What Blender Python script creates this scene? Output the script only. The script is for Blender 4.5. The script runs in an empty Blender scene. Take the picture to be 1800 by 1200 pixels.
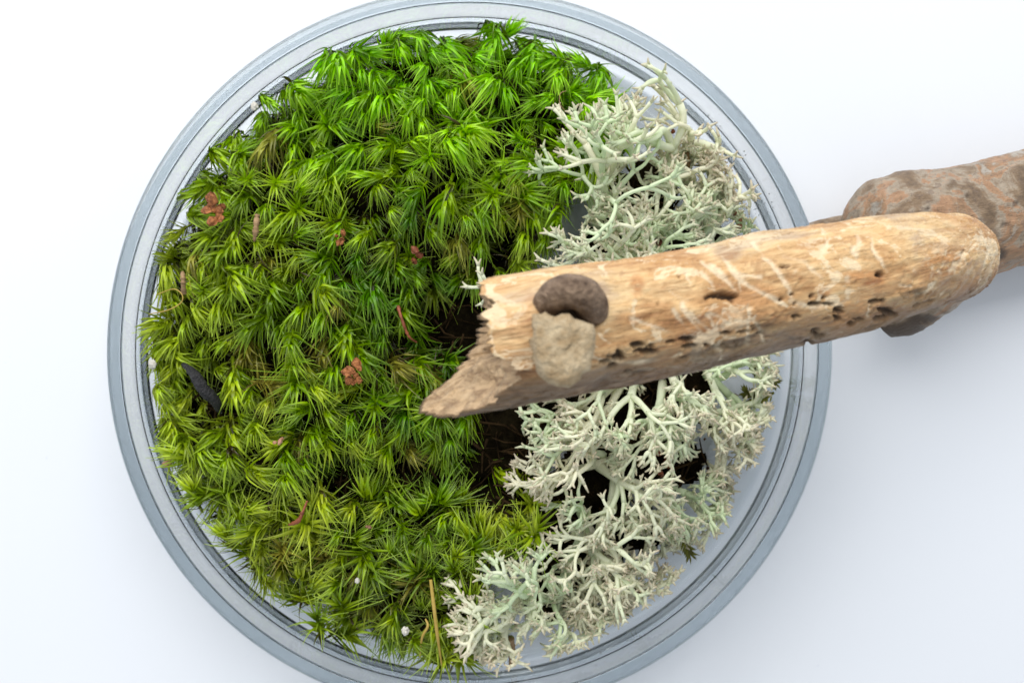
import bpy, math, random
import numpy as np
from mathutils import noise as mnoise, Vector

random.seed(7)
rng = np.random.default_rng(7)
sc = bpy.context.scene
C = sc.collection
PI = math.pi

# ------------------------------------------------------------------ camera
# 1 Blender unit = 1 cm.  The camera looks straight down on the dish.
CAMH = 14.0
FPX = 1600.0            # focal length in photo pixels (photo 1800 wide)
NX, NY = 825.0, 617.0   # photo pixel straight under the camera
cam_d = bpy.data.cameras.new('camera')
cam = bpy.data.objects.new('camera', cam_d)
C.objects.link(cam)
cam.location = (0, 0, CAMH)
cam.rotation_euler = (0, 0, 0)
cam_d.sensor_width = 36.0
cam_d.lens = FPX / 1800.0 * 36.0
cam_d.shift_x = (900 - NX) / 1800.0
cam_d.shift_y = (NY - 600) / 1800.0
cam_d.clip_start = 0.1
cam_d.clip_end = 500
cam_d.dof.use_dof = True
cam_d.dof.focus_distance = 10.9
cam_d.dof.aperture_fstop = 0.62
sc.camera = cam
sc.unit_settings.scale_length = 0.01

# ------------------------------------------------------------------ light
world = bpy.data.worlds.new('World')
sc.world = world
world.use_nodes = True
bg = world.node_tree.nodes['Background']
bg.inputs[0].default_value = (0.88, 0.94, 1.0, 1)
bg.inputs[1].default_value = 0.67


def area(name, loc, target, size, power, color):
    l = bpy.data.lights.new(name, 'AREA')
    l.shape = 'RECTANGLE'
    l.size = size[0]
    l.size_y = size[1]
    l.energy = power
    l.color = color
    o = bpy.data.objects.new(name, l)
    C.objects.link(o)
    o.location = loc
    d = Vector(target) - Vector(loc)
    o.rotation_euler = d.to_track_quat('-Z', 'Y').to_euler()
    return o


area('window_light', (-12, 46, 46), (0, 0, 0), (88, 58), 63000, (1.0, 0.975, 0.94))

sc.view_settings.view_transform = 'Standard'
sc.view_settings.look = 'None'
sc.view_settings.exposure = 0.0
sc.view_settings.gamma = 1.0
sc.render.engine = 'CYCLES'
cy = sc.cycles
cy.max_bounces = 24
cy.transmission_bounces = 20
cy.transparent_max_bounces = 12
cy.diffuse_bounces = 5
cy.glossy_bounces = 6
cy.caustics_refractive = True
cy.caustics_reflective = True
cy.blur_glossy = 0.3
cy.use_denoising = True
cy.sample_clamp_indirect = 6.0


def W(px, py, z):
    k = (CAMH - z) / FPX
    return np.array([(px - NX) * k, -(py - NY) * k, z])


def PXY(p):
    p = np.asarray(p)
    k = FPX / (CAMH - p[..., 2])
    return NX + p[..., 0] * k, NY - p[..., 1] * k


# ------------------------------------------------------------------ helpers
def mesh_from(name, V, F, mat, smooth=True, attrs=None):
    """V (n,3), F list/array of faces; attrs: dict name -> (n,4) point colours"""
    me = bpy.data.meshes.new(name)
    V = np.asarray(V, dtype=np.float32)
    if isinstance(F, np.ndarray):
        k = F.shape[1]
        me.vertices.add(len(V))
        me.vertices.foreach_set('co', V.ravel())
        me.loops.add(F.size)
        me.loops.foreach_set('vertex_index', F.astype(np.int32).ravel())
        me.polygons.add(len(F))
        me.polygons.foreach_set('loop_start', np.arange(0, F.size, k, dtype=np.int32))
        me.update(calc_edges=True)
    else:
        me.from_pydata(V.tolist(), [], F)
    me.validate()
    if smooth:
        me.polygons.foreach_set('use_smooth', np.ones(len(me.polygons), dtype=bool))
    if attrs:
        for an, A in attrs.items():
            a = me.color_attributes.new(an, 'FLOAT_COLOR', 'POINT')
            a.data.foreach_set('color', np.asarray(A, dtype=np.float32).ravel())
    if mat:
        me.materials.append(mat)
    me.update()
    return me


def link(name, me, parent=None, loc=None):
    o = bpy.data.objects.new(name, me)
    C.objects.link(o)
    if parent is not None:
        o.parent = parent
    if loc is not None:
        o.location = loc
    return o


def tag(o, label=None, cat=None, group=None, kind=None):
    if label:
        o['label'] = label
    if cat:
        o['category'] = cat
    if group:
        o['group'] = group
    if kind:
        o['kind'] = kind
    return o


def thing(name, loc, label, cat, group=None):
    o = bpy.data.objects.new(name, None)
    C.objects.link(o)
    o.empty_display_size = 0.3
    o.location = [float(a) for a in loc]
    return tag(o, label, cat, group)


def norm(v):
    v = np.asarray(v, dtype=float)
    return v / (np.linalg.norm(v) + 1e-9)


def noise3(P, scale, seed=0.0, oct=1):
    P = np.asarray(P)
    out = np.empty(len(P))
    f = mnoise.noise if oct == 1 else None
    for i, p in enumerate(P):
        v = Vector((p[0] * scale + seed, p[1] * scale + seed * 1.7, p[2] * scale - seed))
        out[i] = f(v) if f else mnoise.fractal(v, 0.8, 2.1, oct)
    return out


class Tubes:
    """collects tubes into one mesh"""
    def __init__(self, sides=6):
        self.k = sides
        self.V, self.F, self.A = [], [], []
        self.n = 0

    def add(self, P, R, attr=None, cap=True):
        P = np.asarray(P, float)
        n = len(P)
        k = self.k
        T = np.gradient(P, axis=0)
        T /= np.linalg.norm(T, axis=1)[:, None] + 1e-9
        ref = np.array([0, 0, 1.0]) if abs(T[0, 2]) < 0.9 else np.array([1.0, 0, 0])
        N = norm(np.cross(T[0], ref))
        ang = np.arange(k) * 2 * PI / k
        ca, sa = np.cos(ang)[:, None], np.sin(ang)[:, None]
        for i in range(n):
            N = norm(N - T[i] * np.dot(N, T[i]))
            B = np.cross(T[i], N)
            self.V.append(P[i] + R[i] * (ca * N + sa * B))
            a = 0.0 if attr is None else attr[i]
            self.A.append(np.full(k, a))
        for i in range(n - 1):
            a0 = self.n + i * k
            for j in range(k):
                j2 = (j + 1) % k
                self.F.append((a0 + j, a0 + j2, a0 + k + j2, a0 + k + j))
        if cap:
            e = self.n + (n - 1) * k
            self.F.append(tuple(e + j for j in range(k)))
            self.F.append(tuple(self.n + k - 1 - j for j in range(k)))
        self.n += n * k

    def mesh(self, name, mat, rnd=0.0):
        V = np.concatenate(self.V)
        A = np.concatenate(self.A)
        col = np.stack([A, np.full(len(A), rnd), np.zeros(len(A)), np.ones(len(A))], 1)
        return mesh_from(name, V, self.F, mat, attrs={'tint': col})


# ------------------------------------------------------------------ materials
class N:
    def __init__(self, name):
        self.m = bpy.data.materials.new(name)
        self.m.use_nodes = True
        self.t = self.m.node_tree
        self.b = self.t.nodes['Principled BSDF']
        self.out = self.t.nodes['Material Output']

    def n(self, kind, **kw):
        nd = self.t.nodes.new(kind)
        for k, v in kw.items():
            if k.startswith('i_'):
                key = k[2:]
                key = int(key) if key.isdigit() else key.replace('_', ' ')
                nd.inputs[key].default_value = v
            else:
                setattr(nd, k, v)
        return nd

    def l(self, a, b):
        self.t.links.new(a, b)

    def ramp(self, src, stops, interp='LINEAR'):
        r = self.n('ShaderNodeValToRGB')
        r.color_ramp.interpolation = interp
        e = r.color_ramp.elements
        while len(e) < len(stops):
            e.new(0.5)
        for el, (p, c) in zip(e, stops):
            el.position = p
            el.color = (*c, 1) if len(c) == 3 else c
        self.l(src, r.inputs[0])
        return r.outputs[0]

    def mix(self, fac, a, b, mode='MIX'):
        m = self.n('ShaderNodeMix', data_type='RGBA', blend_type=mode)
        for s, v in ((m.inputs[0], fac), (m.inputs[6], a), (m.inputs[7], b)):
            if isinstance(v, (int, float)):
                s.default_value = v
            elif isinstance(v, tuple):
                s.default_value = (*v, 1)
            else:
                self.l(v, s)
        return m.outputs[2]

    def math(self, op, a, b=0.0, clamp=False):
        m = self.n('ShaderNodeMath', operation=op, use_clamp=clamp)
        for s, v in ((m.inputs[0], a), (m.inputs[1], b)):
            if isinstance(v, (int, float)):
                s.default_value = v
            else:
                self.l(v, s)
        return m.outputs[0]

    def noise(self, vec, scale, detail=3, rough=0.55, dist=0.0):
        nd = self.n('ShaderNodeTexNoise')
        nd.inputs['Scale'].default_value = scale
        nd.inputs['Detail'].default_value = detail
        nd.inputs['Roughness'].default_value = rough
        nd.inputs['Distortion'].default_value = dist
        if vec is not None:
            self.l(vec, nd.inputs['Vector'])
        return nd.outputs[0]


def mat_table():
    m = N('white_surface')
    g = m.n('ShaderNodeNewGeometry')
    n1 = m.noise(g.outputs['Position'], 0.12, 2)
    c = m.ramp(n1, [(0.3, (0.715, 0.745, 0.80)), (0.7, (0.745, 0.77, 0.815))])
    n2 = m.noise(g.outputs['Position'], 2.2, 3)
    sp = m.ramp(n2, [(0.20, (0.85, 0.86, 0.9)), (0.27, (1, 1, 1))])
    m.l(m.mix(1.0, c, sp, 'MULTIPLY'), m.b.inputs['Base Color'])
    m.b.inputs['Roughness'].default_value = 0.65
    return m.m


def mat_glass():
    m = N('clear_glass')
    b = m.b
    b.inputs['Base Color'].default_value = (0.985, 0.99, 0.99, 1)
    b.inputs['Transmission Weight'].default_value = 1.0
    b.inputs['Roughness'].default_value = 0.0
    b.inputs['IOR'].default_value = 1.47
    ab = m.n('ShaderNodeVolumeAbsorption')
    ab.inputs['Color'].default_value = (0.40, 0.66, 0.80, 1)
    ab.inputs['Density'].default_value = 0.19
    m.l(ab.outputs[0], m.out.inputs['Volume'])
    return m.m


def mat_water():
    m = N('water_drop')
    m.b.inputs['Transmission Weight'].default_value = 1.0
    m.b.inputs['Roughness'].default_value = 0.0
    m.b.inputs['IOR'].default_value = 1.33
    return m.m


def mat_leaf(name, under=False):
    m = N(name)
    at = m.n('ShaderNodeAttribute', attribute_name='tint')
    sep = m.n('ShaderNodeSeparateColor')
    m.l(at.outputs['Color'], sep.inputs[0])
    along, age_shade, rnd = sep.outputs
    g = m.n('ShaderNodeNewGeometry')
    pos = g.outputs['Position']
    oi = m.n('ShaderNodeObjectInfo')
    n1 = m.noise(pos, 0.55, 2)
    n2 = m.noise(pos, 3.0, 2)
    # species tone: olive <-> mid <-> deep green in patches
    t = m.math('ADD', m.math('MULTIPLY', n1, 0.75), m.math('MULTIPLY', n2, 0.35))
    t = m.math('ADD', t, m.math('MULTIPLY', m.math('SUBTRACT', oi.outputs['Random'], 0.5), 0.22))
    base = m.ramp(t, [(0.36, (0.085, 0.215, 0.010)), (0.50, (0.185, 0.345, 0.014)),
                      (0.62, (0.33, 0.45, 0.028)), (0.76, (0.50, 0.55, 0.065))])
    # fresh vivid growth at the top side of the cushion, yellower towards the left and the front
    sx = m.n('ShaderNodeSeparateXYZ')
    m.l(pos, sx.inputs[0])
    ty = m.ramp(m.math('MULTIPLY', m.math('ADD', sx.outputs[1], m.math('MULTIPLY', n1, 2.2)), 0.1, True),
                [(0.27, (0, 0, 0)), (0.50, (1, 1, 1))])
    base = m.mix(m.math('MULTIPLY', ty, 0.75), base, (0.24, 0.60, 0.010))
    tl = m.ramp(m.math('MULTIPLY', m.math('ADD', sx.outputs[0], 5.0), 0.1, True),
                [(0.05, (1, 1, 1)), (0.32, (0, 0, 0))])
    base = m.mix(m.math('MULTIPLY', tl, 0.5), base, (0.44, 0.52, 0.055))
    tb_ = m.ramp(m.math('MULTIPLY', m.math('ADD', sx.outputs[1], 5.0), 0.1, True), [(0.16, (1, 1, 1)), (0.34, (0, 0, 0))])
    base = m.mix(m.math('MULTIPLY', tb_, 0.6), base, m.ramp(n2, [(0.4, (0.10, 0.14, 0.014)), (0.6, (0.29, 0.35, 0.03))]))
    dc = m.n('ShaderNodeVectorMath', operation='DISTANCE')
    m.l(pos, dc.inputs[0])
    dc.inputs[1].default_value = (0.2, 0.5, 1.3)
    cf = m.ramp(m.math('MULTIPLY', m.math('ADD', dc.outputs['Value'], m.math('MULTIPLY', n1, 1.2)), 0.25, True), [(0.30, (1, 1, 1)), (0.72, (0, 0, 0))])
    base = m.mix(m.math('MULTIPLY', cf, 0.6), base, (0.060, 0.19, 0.010))
    # paler thin tips
    tipc = m.mix(0.5, base, (0.44, 0.56, 0.13))
    col = m.mix(m.ramp(along, [(0.35, (0, 0, 0)), (1.0, (0.8, 0.8, 0.8))]), base, tipc)
    # dying brown lower leaves, plus gap shade painted on the under shoots
    col = m.mix(m.ramp(age_shade, [(0.55, (0, 0, 0)), (0.95, (1, 1, 1))]), col, (0.055, 0.042, 0.012))
    old = m.ramp(oi.outputs['Random'], [(0.90, (0, 0, 0)), (0.95, (0.75, 0.75, 0.75))])
    col = m.mix(old, col, (0.24, 0.19, 0.045))
    hv = m.n('ShaderNodeHueSaturation')
    hv.inputs['Saturation'].default_value = 1.06
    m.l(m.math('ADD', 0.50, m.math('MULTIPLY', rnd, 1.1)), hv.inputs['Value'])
    m.l(col, hv.inputs['Color'])
    col = hv.outputs[0]
    m.l(col, m.b.inputs['Base Color'])
    m.b.inputs['Roughness'].default_value = 0.30
    m.b.inputs['Specular IOR Level'].default_value = 0.45
    tr = m.n('ShaderNodeBsdfTranslucent')
    m.l(col, tr.inputs[0])
    mx = m.n('ShaderNodeMixShader')
    mx.inputs[0].default_value = 0.32
    m.l(m.b.outputs[0], mx.inputs[1])
    m.l(tr.outputs[0], mx.inputs[2])
    m.l(mx.outputs[0], m.out.inputs['Surface'])
    return m.m


def mat_simple(name, c1, c2, scale=3, rough=0.7, bump=0.3, trans=0.0, c3=None, spec=0.3):
    m = N(name)
    tc = m.n('ShaderNodeTexCoord')
    n1 = m.noise(tc.outputs['Object'], scale, 5, 0.65)
    st = [(0.35, c1), (0.62, c2)]
    if c3:
        st.append((0.75, c3))
    col = m.ramp(n1, st)
    m.l(col, m.b.inputs['Base Color'])
    m.b.inputs['Roughness'].default_value = rough
    m.b.inputs['Specular IOR Level'].default_value = spec
    if bump:
        bp = m.n('ShaderNodeBump')
        bp.inputs['Strength'].default_value = bump
        bp.inputs['Distance'].default_value = 0.05
        m.l(m.noise(tc.outputs['Object'], scale * 2.5, 4), bp.inputs['Height'])
        m.l(bp.outputs[0], m.b.inputs['Normal'])
    if trans:
        tr = m.n('ShaderNodeBsdfTranslucent')
        m.l(col, tr.inputs[0])
        mx = m.n('ShaderNodeMixShader')
        mx.inputs[0].default_value = trans
        m.l(m.b.outputs[0], mx.inputs[1])
        m.l(tr.outputs[0], mx.inputs[2])
        m.l(mx.outputs[0], m.out.inputs['Surface'])
    return m.m


def mat_lichen():
    m = N('pale_lichen')
    at = m.n('ShaderNodeAttribute', attribute_name='tint')
    sep = m.n('ShaderNodeSeparateColor')
    m.l(at.outputs['Color'], sep.inputs[0])
    tip, rnd, _ = sep.outputs
    g = m.n('ShaderNodeNewGeometry')
    pos = g.outputs['Position']
    n1 = m.noise(pos, 1.1, 3)
    t = m.math('ADD', n1, m.math('MULTIPLY', m.math('SUBTRACT', rnd, 0.5), 0.5))
    base = m.ramp(t, [(0.28, (0.78, 0.89, 0.62)), (0.46, (0.90, 0.94, 0.73)), (0.70, (0.94, 0.92, 0.73))])
    n2 = m.noise(pos, 14, 3, 0.7)
    tipcol = m.ramp(n2, [(0.4, (0.27, 0.145, 0.075)), (0.6, (0.66, 0.50, 0.36))])
    f = m.math('MULTIPLY', tip, m.math('SUBTRACT', m.math('MULTIPLY', n2, 1.5), 0.15), True)
    col = m.mix(f, base, tipcol)
    n3 = m.noise(pos, 26, 2, 0.6)
    spk = m.ramp(n3, [(0.25, (0.22, 0.17, 0.10)), (0.315, (1, 1, 1))])
    col = m.mix(1.0, col, spk, 'MULTIPLY')
    m.l(col, m.b.inputs['Base Color'])
    m.b.inputs['Roughness'].default_value = 0.75
    m.b.inputs['Specular IOR Level'].default_value = 0.25
    bp = m.n('ShaderNodeBump')
    bp.inputs['Strength'].default_value = 0.25
    bp.inputs['Distance'].default_value = 0.02
    m.l(m.noise(pos, 18, 3), bp.inputs['Height'])
    m.l(bp.outputs[0], m.b.inputs['Normal'])
    tr = m.n('ShaderNodeBsdfTranslucent')
    m.l(col, tr.inputs[0])
    mx = m.n('ShaderNodeMixShader')
    mx.inputs[0].default_value = 0.3
    m.l(m.b.outputs[0], mx.inputs[1])
    m.l(tr.outputs[0], mx.inputs[2])
    m.l(mx.outputs[0], m.out.inputs['Surface'])
    return m.m


def mat_wood(name, grey=False):
    """attribute wood: R = pale gallery track, G = dark pit, B = rusty patch; attribute grain = (s, y, z)"""
    m = N(name)
    at = m.n('ShaderNodeAttribute', attribute_name='wood')
    sep = m.n('ShaderNodeSeparateColor')
    m.l(at.outputs['Color'], sep.inputs[0])
    track, pit, rust = sep.outputs
    ga = m.n('ShaderNodeAttribute', attribute_name='grain')
    gv = ga.outputs['Vector']
    mp = m.n('ShaderNodeMapping')
    mp.inputs['Scale'].default_value = (0.13, 1, 1)
    m.l(gv, mp.inputs[0])
    grain = m.noise(mp.outputs[0], 14, 5, 0.62, 0.4)
    mp2 = m.n('ShaderNodeMapping')
    mp2.inputs['Scale'].default_value = (0.45, 1, 1)
    m.l(gv, mp2.inputs[0])
    patch = m.noise(mp2.outputs[0], 1.9, 5, 0.6, 0.6)
    fine = m.noise(mp2.outputs[0], 11, 4, 0.7, 0.8)
    fibre = m.noise(mp.outputs[0], 42, 3, 0.7, 0.2)
    if not grey:
        a = m.ramp(patch, [(0.30, (0.33, 0.16, 0.065)), (0.41, (0.56, 0.32, 0.135)),
                           (0.50, (0.71, 0.47, 0.23)), (0.58, (0.81, 0.59, 0.32)), (0.68, (0.68, 0.51, 0.34))])
        b = m.ramp(grain, [(0.34, (0.58, 0.44, 0.32)), (0.55, (1, 1, 1)), (0.75, (1.0, 0.96, 0.9))])
        col = m.mix(0.80, a, b, 'MULTIPLY')
        col = m.mix(0.4, col, m.ramp(fibre, [(0.36, (0.55, 0.42, 0.30)), (0.50, (1, 1, 1)), (0.7, (1.0, 0.97, 0.92))]), 'MULTIPLY')
        col = m.mix(m.ramp(fine, [(0.58, (0, 0, 0)), (0.64, (0.55, 0.55, 0.55))]), col, (0.46, 0.25, 0.11))
        mp3 = m.n('ShaderNodeMapping')
        mp3.inputs['Scale'].default_value = (0.6, 1, 1)
        m.l(gv, mp3.inputs[0])
        worn = m.noise(mp3.outputs[0], 3.6, 6, 0.68, 1.2)
        col = m.mix(m.ramp(worn, [(0.545, (0, 0, 0)), (0.57, (0.7, 0.7, 0.7))]), col, (0.85, 0.69, 0.46))
        col = m.mix(m.ramp(worn, [(0.33, (0.65, 0.65, 0.65)), (0.37, (0, 0, 0))]), col, (0.42, 0.235, 0.105))
        rc = m.ramp(grain, [(0.35, (0.25, 0.10, 0.035)), (0.6, (0.55, 0.28, 0.11))])
        rf = m.math('MULTIPLY', rust, m.ramp(m.math('ADD', m.math('MULTIPLY', fine, 0.6), m.math('MULTIPLY', grain, 0.4)),
                                             [(0.42, (0, 0, 0)), (0.52, (1, 1, 1))]))
        col = m.mix(rf, col, rc)
        # flank shade painted dark brown over the weathering (attribute alpha-like channel kept in grain w: use object normal-free mask)
        wa = m.n('ShaderNodeAttribute', attribute_name='weather_shade')
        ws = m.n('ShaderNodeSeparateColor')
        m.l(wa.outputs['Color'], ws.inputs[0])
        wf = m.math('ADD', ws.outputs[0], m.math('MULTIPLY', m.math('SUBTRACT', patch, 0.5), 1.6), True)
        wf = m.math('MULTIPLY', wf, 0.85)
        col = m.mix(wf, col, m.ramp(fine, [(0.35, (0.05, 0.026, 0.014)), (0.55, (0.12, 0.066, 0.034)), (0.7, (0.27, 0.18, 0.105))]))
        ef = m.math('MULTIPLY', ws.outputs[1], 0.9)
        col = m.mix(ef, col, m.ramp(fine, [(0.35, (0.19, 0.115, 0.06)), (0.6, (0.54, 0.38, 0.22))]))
    else:
        col = m.ramp(patch, [(0.30, (0.12, 0.08, 0.05)), (0.42, (0.24, 0.165, 0.10)),
                             (0.49, (0.36, 0.30, 0.23)), (0.53, (0.40, 0.23, 0.13)), (0.60, (0.30, 0.19, 0.11)), (0.66, (0.40, 0.36, 0.31))])
        col = m.mix(m.ramp(fine, [(0.56, (0, 0, 0)), (0.62, (0.6, 0.6, 0.6))]), col, (0.17, 0.12, 0.09))
        col = m.mix(0.6, col, m.ramp(grain, [(0.3, (0.6, 0.55, 0.5)), (0.6, (1, 1, 1))]), 'MULTIPLY')
    col = m.mix(m.math('MULTIPLY', track, 0.72), col, (0.84, 0.70, 0.49))
    col = m.mix(m.math('MULTIPLY', pit, 0.92), col, (0.055, 0.035, 0.022))
    m.l(col, m.b.inputs['Base Color'])
    m.b.inputs['Roughness'].default_value = 0.5
    m.b.inputs['Specular IOR Level'].default_value = 0.45
    bp = m.n('ShaderNodeBump')
    bp.inputs['Strength'].default_value = 0.9
    bp.inputs['Distance'].default_value = 0.025
    m.l(m.math('ADD', m.math('ADD', grain, m.math('MULTIPLY', fine, 0.7)), m.math('MULTIPLY', fibre, 0.8)), bp.inputs['Height'])
    m.l(bp.outputs[0], m.b.inputs['Normal'])
    return m.m


M_TABLE = mat_table()
M_GLASS = mat_glass()
M_WATER = mat_water()
M_LEAF = mat_leaf('moss_leaf')
M_LICHEN = mat_lichen()
M_WOOD = mat_wood('bare_wood')
M_WOODG = mat_wood('weathered_wood', True)
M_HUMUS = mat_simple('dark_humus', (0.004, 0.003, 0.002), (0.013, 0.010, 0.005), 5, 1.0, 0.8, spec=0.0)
M_HUMUS2 = mat_simple('rotting_stems', (0.006, 0.004, 0.002), (0.045, 0.027, 0.012), 3, 1.0, 0.3, spec=0.05)
M_KNOB = mat_simple('brown_knot_wood', (0.075, 0.043, 0.026), (0.26, 0.18, 0.12), 9, 0.6, 0.9)
M_CHIP = mat_simple('pale_chipped_wood', (0.34, 0.24, 0.13), (0.50, 0.40, 0.26), 9, 0.75, 1.0, c3=(0.66, 0.52, 0.32))
M_RUST = mat_simple('rusty_scale', (0.16, 0.045, 0.015), (0.58, 0.23, 0.08), 22, 0.5, 0.5, 0.15)
M_PINK = mat_simple('pinkish_scale', (0.36, 0.16, 0.09), (0.62, 0.36, 0.25), 9, 0.5, 0.4, 0.2)
M_BROWN = mat_simple('brown_litter', (0.075, 0.030, 0.012), (0.24, 0.115, 0.045), 8, 0.55, 0.5, 0.1)
M_TAN = mat_simple('tan_stalk', (0.20, 0.12, 0.055), (0.36, 0.23, 0.12), 8, 0.6, 0.4)
M_BLACK = mat_simple('charred_twig', (0.010, 0.010, 0.012), (0.035, 0.034, 0.036), 12, 0.55, 0.9)
M_STRAW = mat_simple('straw', (0.50, 0.36, 0.07), (0.62, 0.44, 0.12), 4, 0.45, 0.1, 0.25)
M_WHITE = mat_simple('white_crumb', (0.50, 0.47, 0.40), (0.78, 0.76, 0.70), 10, 0.7, 0.5)
M_OLIVE = mat_simple('olive_moss_sprig', (0.10, 0.10, 0.015), (0.22, 0.23, 0.03), 6, 0.5, 0.1, 0.3)
M_BARK = mat_simple('red_bark', (0.10, 0.028, 0.014), (0.33, 0.10, 0.045), 5, 0.45, 0.5)

# ------------------------------------------------------------------ table
tb = mesh_from('tabletop', [(-90, -90, 0), (90, -90, 0), (90, 90, 0), (-90, 90, 0)], [(0, 1, 2, 3)], M_TABLE, False)
tabletop = link('tabletop', tb)
tag(tabletop, 'plain white tabletop under the glass dish', kind='structure')


# ------------------------------------------------------------------ glass dish
def lathe(prof, seg, wob=0.0):
    prof = np.array(prof)
    n = len(prof)
    V = []
    for j in range(seg):
        a = 2 * PI * j / seg
        w = 1 + wob * math.sin(2 * a + 0.6) + wob * 0.6 * math.sin(3 * a + 2)
        V.append(np.stack([prof[:, 0] * w * math.cos(a), prof[:, 0] * w * math.sin(a), prof[:, 1]], 1))
    V = np.concatenate(V)
    F = []
    for j in range(seg):
        j2 = (j + 1) % seg
        for i in range(n - 1):
            a, b, c, d = j * n + i, j2 * n + i, j2 * n + i + 1, j * n + i + 1
            F.append((a, b, c, d))
    return V, F


def fillet(cx, cz, r, a0, a1, k):
    return [(cx + r * math.cos(math.radians(a0 + (a1 - a0) * i / k)),
             cz + r * math.sin(math.radians(a0 + (a1 - a0) * i / k))) for i in range(k + 1)]


prof = [(0.001, 0.03)]
prof += [(4.1, 0.03), (4.2, 0.012), (4.38, 0.010)]
prof += fillet(4.76, 0.29, 0.27, -88, 0, 10)
prof += [(5.0, 0.5), (4.965, 0.75), (4.965, 1.0), (4.985, 1.25)]
prof += fillet(4.955, 1.465, 0.035, 0, 90, 4)
prof += [(4.89, 1.505)]
prof += fillet(4.815, 1.465, 0.035, 90, 180, 4)
prof += [(4.775, 1.2), (4.755, 0.8)]
prof += [(4.535 + 0.21 * math.cos(math.radians(a)), 0.385 + 0.21 * math.sin(math.radians(a))) for a in range(0, -91, -10)]
prof += [(4.2, 0.17), (2.5, 0.165), (0.001, 0.165)]
V, F = lathe(prof, 720, 0.0008)
dish = link('glass_dish', mesh_from('glass_dish', V, F, M_GLASS))
tag(dish, 'round clear glass dish with a thick blue-tinted rim, holding moss and lichen', 'glass dish')


def blob(sub, size, loc, mat, name, parent=None, rough=0.15, nscale=2.0, seed=0.0, rot=None):
    """an irregular lump built from a displaced icosphere"""
    import bmesh
    bm = bmesh.new()
    bmesh.ops.create_icosphere(bm, subdivisions=sub, radius=1.0)
    for v in bm.verts:
        p = v.co.copy()
        k = 1 + rough * mnoise.fractal(p * nscale + Vector((seed, seed * 2, -seed)), 0.7, 2.0, 3)
        v.co = Vector((p.x * k * size[0], p.y * k * size[1], p.z * k * size[2]))
    me = bpy.data.meshes.new(name)
    bm.to_mesh(me)
    bm.free()
    me.polygons.foreach_set('use_smooth', np.ones(len(me.polygons), dtype=bool))
    me.materials.append(mat)
    o = link(name, me, parent, [float(a) for a in loc])
    if rot:
        o.rotation_euler = rot
    return o


# water beads on the inside of the wall, upper right
Vd, Fd, nd_ = [], [], 0
for i in range(55):
    a = math.radians(random.uniform(14, 48))
    z = random.uniform(0.35, 1.25)
    r0 = 4.752 + 0.02 * (z - 0.8)
    w = random.uniform(0.005, 0.011)
    h = w * random.uniform(2, 9.0)
    c = np.array([r0 * math.cos(a), r0 * math.sin(a), z])
    er = np.array([math.cos(a), math.sin(a), 0])
    et = np.array([-math.sin(a), math.cos(a), 0])
    ring = []
    for q in range(8):
        t = 2 * PI * q / 8
        ring.append(c + et * w * math.cos(t) + np.array([0, 0, 1]) * h * math.sin(t) - er * 0.001)
    mid = [c + et * w * .6 * math.cos(2 * PI * q / 8) + np.array([0, 0, 1]) * h * .6 * math.sin(2 * PI * q / 8) - er * w * .6 for q in range(8)]
    Vd += ring + mid + [c - er * w * 0.8]
    for q in range(8):
        q2 = (q + 1) % 8
        Fd.append((nd_ + q, nd_ + q2, nd_ + 8 + q2, nd_ + 8 + q))
        Fd.append((nd_ + 8 + q, nd_ + 8 + q2, nd_ + 16))
    nd_ += 17
o = link('water_beads', mesh_from('water_beads', Vd, Fd, M_WATER), dish)
tag(o, kind='stuff')


# ------------------------------------------------------------------ moss
def in_poly(x, y, poly):
    c = False
    n = len(poly)
    j = n - 1
    for i in range(n):
        xi, yi = poly[i]
        xj, yj = poly[j]
        if (yi > y) != (yj > y) and x < (xj - xi) * (y - yi) / (yj - yi) + xi:
            c = not c
        j = i
    return c


POLY_MAIN = [(640, 60), (760, 40), (880, 50), (965, 85), (1050, 130), (1085, 165), (1110, 230), (1080, 290), (1000, 330), (975, 400),
             (940, 450), (890, 490), (850, 540), (830, 600), (850, 700), (880, 760), (840, 800), (770, 830), (700, 820), (620, 830), (540, 840),
             (430, 865), (390, 830), (372, 760), (370, 700), (320, 630), (262, 600), (262, 520), (300, 380), (340, 310), (400, 235), (470, 150), (560, 85)]
POLY_LEFT = [(262, 610), (325, 650), (362, 720), (372, 780), (385, 850), (420, 890), (400, 940), (340, 860), (290, 790), (268, 690)]
POLY_LOW = [(430, 880), (540, 850), (640, 845), (720, 850), (800, 830), (880, 820), (930, 860), (950, 930), (925, 985), (850, 1005),
            (820, 1060), (850, 1130), (800, 1172), (700, 1150), (560, 1088), (470, 1030), (400, 960)]
HOLES = [(790, 565, 58), (860, 560, 60), (850, 610, 60), (860, 770, 45), (690, 838, 28), (900, 800, 40), (350, 690, 30), (375, 735, 22), (840, 900, 22), (600, 860, 22), (560, 330, 12), (880, 420, 20), (700, 250, 12), (620, 690, 14), (760, 855, 34), (935, 770, 40), (560, 850, 18), (655, 848, 26), (820, 850, 24), (900, 890, 20), (480, 640, 10), (680, 560, 12), (440, 520, 10), (640, 160, 10), (820, 330, 12), (590, 980, 14), (700, 1040, 14), (480, 930, 12), (520, 480, 13), (720, 420, 14), (760, 700, 18)]


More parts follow.
